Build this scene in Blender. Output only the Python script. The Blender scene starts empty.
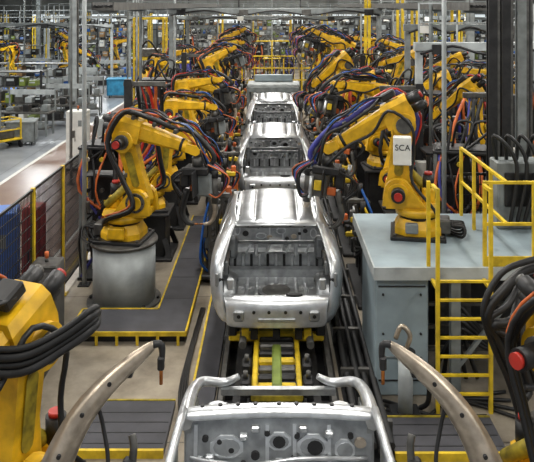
import bpy, bmesh, math, random
from mathutils import Vector, Matrix
R=random.Random(7)
sc=bpy.context.scene
def V(*a): return Vector(a)
# ---------------------------------------------------------------- materials
def lin(h):
    h=h.lstrip('#'); c=[int(h[i:i+2],16)/255 for i in (0,2,4)]
    return [((x+0.055)/1.055)**2.4 if x>0.04045 else x/12.92 for x in c]
def mat(name,h,rough=.5,metal=0,var=.25,scale=6,bump=0,emit=0):
    m=bpy.data.materials.new(name); m.use_nodes=True; nt=m.node_tree; b=nt.nodes['Principled BSDF']
    c=lin(h); tc=nt.nodes.new('ShaderNodeTexCoord'); n=nt.nodes.new('ShaderNodeTexNoise')
    n.inputs['Scale'].default_value=scale; n.inputs['Detail'].default_value=5
    nt.links.new(tc.outputs['Object'],n.inputs['Vector'])
    r=nt.nodes.new('ShaderNodeValToRGB'); r.color_ramp.elements[0].position=.35; r.color_ramp.elements[1].position=.65
    r.color_ramp.elements[0].color=[x*(1-var) for x in c]+[1]; r.color_ramp.elements[1].color=[min(1,x*(1+var*.3)) for x in c]+[1]
    nt.links.new(n.outputs['Fac'],r.inputs['Fac']); nt.links.new(r.outputs['Color'],b.inputs['Base Color'])
    b.inputs['Roughness'].default_value=rough; b.inputs['Metallic'].default_value=metal
    if bump:
        bp=nt.nodes.new('ShaderNodeBump'); bp.inputs['Strength'].default_value=bump; bp.inputs['Distance'].default_value=.02
        nt.links.new(n.outputs['Fac'],bp.inputs['Height']); nt.links.new(bp.outputs['Normal'],b.inputs['Normal'])
    if emit:
        b.inputs['Emission Color'].default_value=c+[1]; b.inputs['Emission Strength'].default_value=emit
    return m
YEL=mat('robot_yellow','#dfae18',.42,0,.32,5)
SYEL=mat('safety_yellow','#d4b422',.5,0,.35,6)
DKY=mat('worn_yellow','#9c8a22',.6,0,.55,9)
DARK=mat('dark_steel','#2f2f30',.5,.4,.4,7)
MID=mat('mid_steel','#605f5c',.45,.5,.4,8)
BLK=mat('black_rubber','#151516',.5,0,.3,8)
GRY=mat('grey_paint','#7b8181',.5,0,.3,5)
LGR=mat('light_grey_paint','#a9afb0',.5,0,.3,3)
PBL=mat('pale_blue_paint','#8c9ba2',.45,0,.25,2)
SIL=mat('galvanised_steel','#cfd2d5',.33,.78,.2,9,.1)
SIL2=mat('stamped_steel','#a5a8aa',.38,.75,.35,7,.2)
ROOF=mat('roof_steel','#b9bcbf',.3,.85,.25,5,.1)
BRZ=mat('bronze_steel','#b9ac9b',.33,.7,.3,9)
COP=mat('copper','#b5713a',.35,.9,.2,9)
RED=mat('signal_red','#b02a1e',.45)
BLU=mat('bin_blue','#1f5aa8',.5)
HBL=mat('hose_blue','#3b3d8c',.45)
CYN=mat('bin_cyan','#2a7fa8',.5)
WHT=mat('white_paint','#dcdcd6',.5,0,.1)
GRN=mat('green_paint','#6f7f35',.5)
ORG=mat('orange_paint','#c0602a',.5)
MATM=mat('rubber_deck','#3f3f44',.7,0,.3,3)
SKN=mat('skin','#b98062',.5,0,.05)
HAIR=mat('hair','#2a1d14',.7)
NAVY=mat('navy_cloth','#232a3c',.8)
HIV=mat('hi_vis_cloth','#cfd43a',.7)
WALL=mat('wall_paint','#858885',.8,0,.4,.6)
CEIL=mat('ceiling_paint','#6b6a65',.8,0,.2,.6)
LAMP=mat('lamp_glow','#fff4de',.5,0,0,1,0,9)
WIN=mat('window_daylight','#dfe8ec',.3,0,.1,1,0,1.0)
CARD=mat('cardboard','#9a7a52',.8)

def floor_mat():
    m=bpy.data.materials.new('concrete_floor'); m.use_nodes=True; nt=m.node_tree; b=nt.nodes['Principled BSDF']; L=nt.links.new
    tc=nt.nodes.new('ShaderNodeTexCoord'); sx=nt.nodes.new('ShaderNodeSeparateXYZ'); L(tc.outputs['Object'],sx.inputs[0])
    n=nt.nodes.new('ShaderNodeTexNoise'); n.inputs['Scale'].default_value=1.1; n.inputs['Detail'].default_value=9; n.inputs['Roughness'].default_value=.65
    L(tc.outputs['Object'],n.inputs['Vector'])
    def ramp(a,c,d=.3,e=.7):
        r=nt.nodes.new('ShaderNodeValToRGB'); r.color_ramp.elements[0].position=d; r.color_ramp.elements[1].position=e
        r.color_ramp.elements[0].color=lin(a)+[1]; r.color_ramp.elements[1].color=lin(c)+[1]; L(n.outputs['Fac'],r.inputs['Fac']); return r
    cell=ramp('#554e45','#ada392'); ais=ramp('#767c84','#9ba0a5'); red=ramp('#73584a','#8f7869')
    def step(v,inv=False):
        g=nt.nodes.new('ShaderNodeMath'); g.operation='LESS_THAN'; L(sx.outputs['X'],g.inputs[0]); g.inputs[1].default_value=v; return g
    m1=nt.nodes.new('ShaderNodeMixRGB'); L(step(-3.7).outputs[0],m1.inputs[0]); L(cell.outputs[0],m1.inputs[1]); L(red.outputs[0],m1.inputs[2])
    m2=nt.nodes.new('ShaderNodeMixRGB'); L(step(-7.6).outputs[0],m2.inputs[0]); L(m1.outputs[0],m2.inputs[1]); L(ais.outputs[0],m2.inputs[2])
    br=nt.nodes.new('ShaderNodeTexBrick'); br.offset=0; br.inputs['Scale'].default_value=1; br.inputs['Brick Width'].default_value=4; br.inputs['Row Height'].default_value=4
    br.inputs['Mortar Size'].default_value=.012; br.inputs['Color1'].default_value=(1,1,1,1); br.inputs['Color2'].default_value=(.9,.9,.9,1); br.inputs['Mortar'].default_value=(.35,.35,.35,1)
    L(tc.outputs['Object'],br.inputs['Vector'])
    m3=nt.nodes.new('ShaderNodeMixRGB'); m3.blend_type='MULTIPLY'; m3.inputs[0].default_value=1; L(m2.outputs[0],m3.inputs[1]); L(br.outputs['Color'],m3.inputs[2])
    L(m3.outputs[0],b.inputs['Base Color']); b.inputs['Roughness'].default_value=.28
    return m
FLOOR=floor_mat()

# ---------------------------------------------------------------- builder
class B:
    def __init__(s): s.bm=bmesh.new(); s.mats=[]; s.T=Matrix.Identity(4)
    def mi(s,m):
        if m not in s.mats: s.mats.append(m)
        return s.mats.index(m)
    def add(s,vs,fs,m,smooth=False):
        i=s.mi(m); bv=[s.bm.verts.new(s.T@Vector(v)) for v in vs]
        for f in fs:
            try: fc=s.bm.faces.new([bv[k] for k in f])
            except ValueError: continue
            fc.material_index=i; fc.smooth=smooth
    def box(s,c,sz,m,rz=0):
        hx,hy,hz=[x/2 for x in sz]; Rm=Matrix.Rotation(rz,3,'Z')
        vs=[Vector(c)+Rm@V(a*hx,b*hy,d*hz) for a in(-1,1) for b in(-1,1) for d in(-1,1)]
        s.add(vs,[(0,1,3,2),(4,6,7,5),(0,4,5,1),(2,3,7,6),(0,2,6,4),(1,5,7,3)],m)
    def bx(s,x0,x1,y0,y1,z0,z1,m): s.box(((x0+x1)/2,(y0+y1)/2,(z0+z1)/2),(x1-x0,y1-y0,z1-z0),m)
    def hull(s,pts,m,smooth=False):
        t=bmesh.new()
        for p in pts: t.verts.new(p)
        r=bmesh.ops.convex_hull(t,input=t.verts[:]); 
        bmesh.ops.recalc_face_normals(t,faces=t.faces[:])
        bmesh.ops.dissolve_limit(t,angle_limit=.02,verts=t.verts[:],edges=t.edges[:])
        t.verts.index_update()
        s.add([v.co.copy() for v in t.verts],[[v.index for v in f.verts] for f in t.faces],m,smooth); t.free()
    def rbox(s,c,sz,m,b=.02,rot=None):
        h=[x/2 for x in sz]; b=min(b,min(h)*.9); P=[]
        for a in(-1,1):
            for d in(-1,1):
                for e in(-1,1):
                    sg=(a,d,e)
                    for k in range(3):
                        q=[sg[j]*(h[j]-(0 if j==k else b)) for j in range(3)]
                        q=Vector(q)
                        if rot: q=rot@q
                        P.append(Vector(c)+q)
        s.hull(P,m)
    def frame(s,d):
        d=d.normalized(); u=V(0,0,1) if abs(d.z)<.9 else V(1,0,0)
        a=d.cross(u).normalized(); return a,d.cross(a).normalized()
    def cyl(s,p,q,r,m,r2=None,n=16):
        p=Vector(p);q=Vector(q); r2=r if r2 is None else r2; a,b=s.frame(q-p)
        i=s.mi(m); A=[];C=[]
        for k in range(n):
            t=2*math.pi*k/n; o=a*math.cos(t)+b*math.sin(t)
            A.append(s.bm.verts.new(s.T@(p+o*r))); C.append(s.bm.verts.new(s.T@(q+o*r2)))
        for k in range(n):
            f=s.bm.faces.new((A[k],A[(k+1)%n],C[(k+1)%n],C[k])); f.smooth=True; f.material_index=i
        f=s.bm.faces.new(A[::-1]); f.material_index=i; f=s.bm.faces.new(C); f.material_index=i
    def beam(s,p,q,w,h,m):
        p=Vector(p);q=Vector(q);a,b=s.frame(q-p)
        P=[x+a*u*w/2+b*v*h/2 for x in(p,q) for u,v in((-1,-1),(1,-1),(1,1),(-1,1))]
        s.add(P,[(3,2,1,0),(4,5,6,7),(0,1,5,4),(1,2,6,5),(2,3,7,6),(3,0,4,7)],m)
    def tube(s,pts,r,m,n=8,sub=5,cm=True):
        P=[Vector(p) for p in pts]; rr=r if isinstance(r,(list,tuple)) else [r]*len(P)
        Q=[];W=[]
        if cm and len(P)>2:
            for i in range(len(P)-1):
                p0=P[max(i-1,0)];p1=P[i];p2=P[i+1];p3=P[min(i+2,len(P)-1)]
                for k in range(sub):
                    t=k/sub
                    Q.append(.5*((2*p1)+(p2-p0)*t+(2*p0-5*p1+4*p2-p3)*t*t+(3*p1-p0-3*p2+p3)*t**3)); W.append(rr[i]*(1-t)+rr[i+1]*t)
            Q.append(P[-1]);W.append(rr[-1])
        else: Q=P;W=rr
        i=s.mi(m); prev=None; a=None; rings=[]
        for k,q in enumerate(Q):
            d=(Q[min(k+1,len(Q)-1)]-Q[max(k-1,0)]).normalized()
            if a is None: a,_=s.frame(d)
            a=(a-d*a.dot(d)).normalized(); b=d.cross(a)
            rings.append([s.bm.verts.new(s.T@(q+(a*math.cos(2*math.pi*j/n)+b*math.sin(2*math.pi*j/n))*W[k])) for j in range(n)])
        for A,C in zip(rings,rings[1:]):
            for k in range(n):
                f=s.bm.faces.new((A[k],A[(k+1)%n],C[(k+1)%n],C[k])); f.smooth=True; f.material_index=i
        for c in(rings[0][::-1],rings[-1]): f=s.bm.faces.new(c); f.material_index=i
    def ball(s,c,r,m,sz=(1,1,1),n=12):
        i=s.mi(m); M=s.T@Matrix.Translation(c)@Matrix.Diagonal((r*sz[0],r*sz[1],r*sz[2],1))
        g=bmesh.ops.create_uvsphere(s.bm,u_segments=n,v_segments=n//2+2,radius=1,matrix=M)
        for v in g['verts']:
            for f in v.link_faces: f.smooth=True; f.material_index=i
    def subd(s,vs,fs,m,th=.03,lev=2):
        me=bpy.data.meshes.new('t'); me.from_pydata([tuple(v) for v in vs],[],fs); o=bpy.data.objects.new('t',me); sc.collection.objects.link(o)
        if th: 
            q=o.modifiers.new('s','SOLIDIFY'); q.thickness=th; q.offset=0
        q=o.modifiers.new('d','SUBSURF'); q.levels=lev; q.render_levels=lev
        s.absorb(o,m)
    def grid(s,rows,m,th=.025,lev=2):
        nc=len(rows[0]); vs=[p for r in rows for p in r]
        fs=[[r*nc+c,r*nc+c+1,r*nc+c+nc+1,r*nc+c+nc] for r in range(len(rows)-1) for c in range(nc-1)]
        s.subd(vs,fs,m,th,lev)
    def absorb(s,o,m,fn=None):
        dg=bpy.context.evaluated_depsgraph_get(); dg.update(); e=o.evaluated_get(dg); me=e.to_mesh()
        base=[s.T@v.co for v in me.vertices]; bv=[s.bm.verts.new(c) for c in base]; i0=s.mi(m) if m else 0
        for p in me.polygons:
            try: f=s.bm.faces.new([bv[k] for k in p.vertices])
            except ValueError: continue
            f.smooth=True; f.material_index=i0 if fn is None else s.mi(fn(p.center))
        e.to_mesh_clear(); me2=o.data; bpy.data.objects.remove(o); bpy.data.meshes.remove(me2)
    def mesh(s,name):
        me=bpy.data.meshes.new(name); s.bm.to_mesh(me); s.bm.free()
        for m in s.mats: me.materials.append(m)
        return me
def put(me,name,loc=(0,0,0),rz=0,parent=None,sc_=1):
    if isinstance(me,B): me=me.mesh(name)
    o=bpy.data.objects.new(name,me); sc.collection.objects.link(o); o.location=loc; o.rotation_euler=(0,0,rz)
    o.scale=(sc_,sc_,sc_) if not isinstance(sc_,tuple) else sc_
    if parent: o.parent=parent
    return o
def circ(c,r,y0,y1,n=14):
    return [V(c[0]+r*math.cos(2*math.pi*k/n),y,c[1]+r*math.sin(2*math.pi*k/n)) for k in range(n) for y in(y0,y1)]

# ---------------------------------------------------------------- robot
def weldgun(b,W,d,u,seed=0):
    y=V(0,1,0); g=1.12
    def P(a,c,e): return W+(d*a+u*c+y*e)*g
    M3=Matrix((d,y,u)).transposed()
    b.cyl(P(0,0,0),P(.14,0,0),.095,MID,n=14)
    b.rbox(P(.2,0,0),(.13,.4,.46),DARK,.02,M3)
    b.rbox(P(.42,.1,.02),(.4,.27,.31),MID if seed%2 else GRY,.03,M3)
    b.rbox(P(.32,-.2,0),(.33,.18,.18),DARK,.03,M3)
    for e in(-.17,.19): b.rbox(P(.36,.02,e),(.44,.5,.02),DARK,.01,M3)
    b.cyl(P(.3,.26,0),P(.72,.26,0),.065,MID,n=12); b.cyl(P(.22,.26,0),P(.32,.26,0),.08,BLK,n=12)
    b.cyl(P(.3,.2,.16),P(.62,.2,.16),.035,SIL,n=8)
    for e in(-.04,.05):
        b.tube([P(.5,-.18,e),P(.85,-.28,e),P(1.02,-.2,e),P(1.05,-.08,e)],[.05,.045,.035,.022],MID if e>0 else DARK,8,4)
    b.tube([P(.6,.22,0),P(.85,.26,0),P(1.02,.18,0),P(1.05,.06,0)],[.055,.045,.035,.022],BRZ,8,4)
    b.cyl(P(1.05,.07,0),P(1.05,.0,0),.014,COP,n=8); b.cyl(P(1.05,-.09,0),P(1.05,-.02,0),.014,COP,n=8)
    b.rbox(P(.42,.1,.17),(.16,.06,.12),SYEL,.01,M3); b.rbox(P(.5,-.1,.1),(.12,.1,.14),ORG,.01,M3)
    for k,(cm,o) in enumerate(((BLK,.1),(BLK,.16),(RED,.05),(BLU,-.02),(BLK,-.08),(ORG,-.12))):
        b.tube([P(.1,.2,o),P(.3,.38+.03*k,o),P(.6,.34,o+.03),P(.55,.2,o)],.02 if k in(0,1,4) else .012,cm,6,4)
    for k in range(4): b.tube([P(.15,-.1,-.14+.1*k),P(.35,-.36-.04*k,-.16+.1*k),P(.62,-.3,-.05+.05*k),P(.7,-.22,0)],.018,BLK,6,4)
def robot(a2,a3,a5,seed=0,gun=True,panel=False,hose=BLK):
    b=B(); a2,a3,a5=[math.radians(v) for v in(a2,a3,a5)]; r=random.Random(seed)
    b.rbox((0,0,.03),(.86,.8,.06),DARK,.01)
    for sx in(-.36,.36):
        for sy in(-.33,.33): b.cyl((sx,sy,.06),(sx,sy,.09),.03,MID,n=6)
    b.hull([V(x*k,y*k,z) for x,y in((.36,.2),(.36,-.2),(-.36,.2),(-.36,-.2),(.2,.33),(.2,-.33),(-.2,.33),(-.2,-.33)) for z,k in((.06,1),(.16,1),(.3,.8))],YEL)
    b.rbox((-.42,0,.18),(.18,.34,.22),MID,.02)
    for k in range(4): b.cyl((-.5,-.12+.08*k,.2),(-.58,-.12+.08*k,.2),.025,BLK,n=8); b.tube([V(-.55,-.12+.08*k,.2),V(-.72,-.1+.1*k,.2),V(-.68,-.25+.16*k,.06),V(-.45,-.45+.1*k,.03)],.022,BLK,6,4)
    b.cyl((0,0,.29),(0,0,.35),.29,BLK,n=24); b.cyl((0,0,.35),(0,0,.46),.35,YEL,n=24)
    b.hull([V(x,y,z) for x,y,z in((-.34,.2,.46),(-.34,-.2,.46),(.5,.25,.46),(.5,-.25,.46),(-.3,.25,.46),(-.3,-.25,.46),(-.3,.2,.56),(-.3,-.2,.56),(.5,.25,.56),(.5,-.25,.56))],YEL)
    b.rbox((.0,-.36,.2),(.3,.12,.2),YEL,.02); b.rbox((.1,.36,.2),(.2,.1,.16),GRY,.02)
    J=(.31,.72)
    for y0,y1 in((.14,.27),(-.27,-.14)):
        b.hull([V(-.12,y0,.5),V(-.12,y1,.5),V(.56,y0,.5),V(.56,y1,.5)]+circ(J,.22,y0,y1),YEL)
    b.cyl((J[0],.27,J[1]),(J[0],.33,J[1]),.16,YEL,n=18); b.cyl((J[0],.33,J[1]),(J[0],.5,J[1]),.11,BLK); b.cyl((J[0],.5,J[1]),(J[0],.54,J[1]),.065,RED)
    b.cyl((J[0],-.27,J[1]),(J[0],-.31,J[1]),.17,MID,n=18); b.cyl((J[0],-.31,J[1]),(J[0],-.33,J[1]),.12,YEL,n=18)
    for k in range(8): t=k*math.pi/4; b.cyl((J[0]+.145*math.cos(t),-.31,J[1]+.145*math.sin(t)),(J[0]+.145*math.cos(t),-.32,J[1]+.145*math.sin(t)),.014,BLK,n=6)
    b.rbox((-.17,.02,.66),(.2,.22,.24),YEL,.03); b.cyl((-.17,.02,.76),(-.17,.02,.98),.09,BLK); b.cyl((-.17,.02,.98),(-.17,.02,1.02),.065,RED)
    dl=V(math.sin(a2),0,math.cos(a2)); nl=V(math.cos(a2),0,-math.sin(a2)); J3=V(J[0],0,J[1]); E=J3+dl*1.075
    b.cyl(V(-.3,-.08,.6),J3+nl*.0+dl*.28+V(0,-.08,0)-nl*.17,.07,DKY,n=12)
    def lp(s,t): p=J3+dl*s+nl*t; return (p.x,p.z)
    b.hull(circ(lp(0,0),.2,-.11,.11)+circ(lp(.45,.02),.15,-.1,.1),YEL); b.hull(circ(lp(.4,.02),.15,-.1,.1)+circ(lp(1.075,0),.17,-.1,.1),YEL)
    for y in(-.115,.115):
        b.hull(circ(lp(.3,.02),.07,y-.004,y+.004,10)+circ(lp(.8,.01),.07,y-.004,y+.004,10),DKY)
    b.cyl(E+V(0,-.25,0),E+V(0,.25,0),.19,YEL,n=20); b.cyl(E+V(0,.25,0),E+V(0,.29,0),.13,MID,n=16); b.cyl(E+V(0,-.29,0),E+V(0,-.25,0),.13,MID,n=16)
    b.cyl(E+V(0,-.5,0),E+V(0,-.29,0),.09,BLK); b.cyl(E+V(0,-.54,0),E+V(0,-.5,0),.065,RED)
    d=V(math.cos(a3),0,math.sin(a3)); n=V(-math.sin(a3),0,math.cos(a3)); S=E+n*.225; y=V(0,1,0)
    def F(s,t,e): return S+d*s+n*t+y*e
    M3=Matrix((d,y,n)).transposed()
    b.hull([F(s,t,e) for s,t,e in((-.24,.19,.14),(-.24,.19,-.14),(-.24,-.12,.2),(-.24,-.12,-.2),(.2,.2,.15),(.2,.2,-.15),(.26,-.2,.2),(.26,-.2,-.2),(-.2,-.25,.2),(-.2,-.25,-.2),(-.24,.1,.2),(-.24,.1,-.2),(.24,.12,.2),(.24,.12,-.2))],YEL)
    for e,t in((-.12,.07),(.12,.07),(0,-.1)):
        b.cyl(F(-.24,t,e),F(-.45,t,e),.075,BLK,n=12); b.cyl(F(-.45,t,e),F(-.49,t,e),.05,RED if e>0 else MID,n=10)
    b.hull([F(.2,t,e) for t in(-.16,.16) for e in(-.1,.1)]+[F(.2,t,e) for t in(-.1,.1) for e in(-.16,.16)]+[F(.98,t,e) for t in(-.1,.1) for e in(-.07,.07)]+[F(.98,t,e) for t in(-.07,.07) for e in(-.1,.1)],YEL)
    b.cyl(F(.98,0,0),F(1.03,0,0),.12,BLK,n=16); b.cyl(F(1.03,0,0),F(1.16,0,0),.12,YEL,.1,n=16)
    for e in(-.1,.1): b.hull([F(1.1,-.07,e-.025),F(1.1,.07,e-.025),F(1.1,-.07,e+.025),F(1.1,.07,e+.025)]+[F(1.28+.085*math.cos(t),.085*math.sin(t),e+q) for t in[k*math.pi/5 for k in range(10)] for q in(-.025,.025)],YEL)
    W=F(1.28,0,0); b.cyl(W-y*.075,W+y*.075,.085,YEL,n=14)
    d5=V(math.cos(a5),0,math.sin(a5)); u5=V(-math.sin(a5),0,math.cos(a5))
    b.cyl(W,W+d5*.15,.07,MID,n=12)
    sd=-.33
    A=[V(-.3,-.2,.3),V(-.15,-.38,.45),J3+V(0,sd-.05,-.05),J3+dl*.5+nl*-.12+y*sd,E-nl*.22+y*sd+dl*.05,F(-.1,.28,sd*.8),F(.3,.3,-.12),F(.75,.25,-.05),F(1.15,.26,0)]
    b.tube(A+[W+d5*.1+u5*.3,W+d5*.3+u5*.2],.045,hose,9,4)
    b.tube([p+V(.03,-.07,.04) for p in A[:6]]+[F(.3,.26,.12),F(.8,.2,.12),F(1.2,.2,.12),W+d5*.3+u5*.12+y*.12],.028,BLK,7,4)
    b.tube([p+V(-.06,.03,.04) for p in A[1:6]]+[F(.3,.36,-.05),F(.8,.32,-.05),W+d5*.2+u5*.25],.018,RED if seed%2 else ORG,6,4)
    b.tube([V(-.3,.2,.25),V(-.25,.36,.5),J3+V(-.22,.34,.2),J3+dl*.6-nl*.18+y*.26,E+y*.32-nl*.12,F(.1,.1,.28),F(.5,-.1,.2),F(.95,-.1,.17),W+d5*.25+y*.16],.026,BLK,7,4)
    for k in range(3):
        b.tube([F(.0,.28,-.1+.1*k),F(.35,.36+r.uniform(0,.08),-.12+.1*k),F(.7,.28+r.uniform(0,.1),-.1+.1*k),F(1.1,.28+r.uniform(0,.08),-.1+.08*k),W+d5*.35+u5*(.2+.05*k)+y*(-.1+.1*k)],.018,(BLK,BLU,BLK)[k],6,4)
    for p in(.05,.45,.85): b.rbox(F(p,.22,-.05),(.07,.22,.08),MID,.01,M3)
    b.rbox(F(.0,.29,.0),(.24,.22,.12),DARK,.02,M3)
    b.rbox(J3+dl*.5-nl*.12+y*sd*.75,(.12,.14,.08),MID,.01)
    if panel:
        b.rbox(J3+dl*.72+V(0,.45,0)+nl*.0,(.28,.16,.44),WHT,.015)
        b.rbox(J3+dl*.72+V(0,.25,0),(.1,.3,.1),MID,.01)
    if gun: weldgun(b,W+d5*.12,d5,u5,seed=seed)
    return b.mesh('industrial_robot')
POSES={'A':robot(-14,-16,-88,0),'B':robot(-10,10,-80,1),'C':robot(-12,-5,-85,2),'D':robot(-20,-22,-60,3),
       'E':robot(-5,-30,-85,1,panel=True,hose=HBL),'F':robot(0,28,-75,2),'G':robot(-6,-25,-70,4,gun=False),'H':robot(5,-40,-80,5),'I':robot(-26,20,-80,6)}
def pedestal(X,Y,h,round_=True,m=LGR):
    b=B()
    if round_:
        b.cyl((0,0,0),(0,0,.04),.62,MID,n=32); b.cyl((0,0,.04),(0,0,h-.05),.52,m,n=36); b.cyl((0,0,h-.05),(0,0,h),.56,MID,n=36)
        for k in range(8):
            t=k*math.pi/4; b.cyl((.57*math.cos(t),.57*math.sin(t),.04),(.57*math.cos(t),.57*math.sin(t),.08),.025,DARK,n=6)
    else:
        b.rbox((0,0,.03),(1.0,1.0,.06),DARK,.01); b.rbox((0,0,h/2),(.7,.7,h-.08),m,.03); b.rbox((0,0,h-.025),(.86,.86,.05),DARK,.01)
        if h>.6:
            for sx in(-1,1):
                for sy in(-1,1): b.beam((sx*.46,sy*.46,.05),(sx*.34,sy*.34,h*.45),.04,.1,m)
    put(b,'robot_pedestal',(X,Y,0))
def rob(X,Y,h,yaw,pose,rnd=False,m=GRY,ped=True,s=.82):
    if ped: pedestal(X,Y,h,rnd,m)
    return put(POSES[pose],'industrial_robot',(X,Y,h),math.radians(yaw),sc_=s)
rob(-2.5,11.85,1.05,-10,'A',True,LGR,s=.95)
for x,y,h,w,p in((-2.45,14.1,.9,10,'H'),(-2.45,16.0,1.1,12,'C'),(-2.35,18,1.3,-15,'B'),(-2.35,20.2,1.2,20,'D'),(-2.3,22.4,1.5,10,'F'),(-2.3,24.7,1.5,-5,'I'),(-2.3,27,1.6,5,'C'),(-2.3,29.4,1.6,15,'B'),(-2.3,31.6,1.8,-10,'F'),(-4.5,23.8,1.0,60,'H'),(-4.5,27,1.2,-40,'C'),(-4.5,30.5,1.2,20,'B')): rob(x,y,h,w,p,m=DARK)
r1=rob(2.12,10.2,1.662,170,'E',ped=False,s=.9)
for x,y,h,w,p in((2.5,13.2,1.2,160,'C'),(2.4,15.2,1.5,195,'B'),(2.4,17.2,1.6,170,'D'),(2.35,19.2,1.9,190,'H'),(2.35,21.2,2.1,180,'F'),(2.35,23.3,2.1,190,'I'),(2.4,25.5,2.1,175,'C'),(2.4,27.7,2.0,170,'B'),(2.4,30,1.9,185,'F'),(2.4,32.2,1.9,170,'B'),(4.2,17.4,1.6,200,'D'),(4.2,20.4,1.9,150,'A'),(4.3,23.4,1.9,210,'I'),(4.6,14.8,1.6,140,'H'),(5.9,16.6,1.3,80,'C'),(6.2,19.6,1.4,200,'B'),(5.9,22.3,1.7,170,'D'),(4.5,29.5,1.8,180,'B'),(5.2,32,1.6,160,'C')): rob(x,y,h,w,p,m=DARK)
for x,y,h,w,p in((-11,38.6,1,40,'D'),(-12.5,42,1,-20,'A'),(-10,44,1,10,'B'),(-14,38,1,160,'C'),(-17,41,1,20,'B'),(-13,46,1,160,'F'),(10,38,1,170,'B'),(11,42,1,150,'A'),(-3,44,1.2,20,'C'),(3,44,1.2,160,'B'),(-3,49,1.2,20,'A'),(3,49,1.2,160,'F'),(-3,53,1.2,20,'B'),(3,53,1.2,160,'C')): rob(x,y,h,w,p)
rob(-1.98,6.0,.42,-112,'G',s=1.0); rob(2.3,6.0,.38,-60,'G',s=1.0)
tx=bpy.data.curves.new('label','FONT'); tx.body='SCA'; tx.size=.13; tx.align_x='CENTER'; tx.align_y='CENTER'; tx.extrude=.002
t=bpy.data.objects.new('panel_label',tx); sc.collection.objects.link(t); tx.materials.append(BLK); t.parent=r1
a=math.radians(-5); t.location=(.31+.774*math.sin(a),.535,.72+.774*math.cos(a)); t.rotation_euler=(math.pi/2,0,math.pi)

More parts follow.
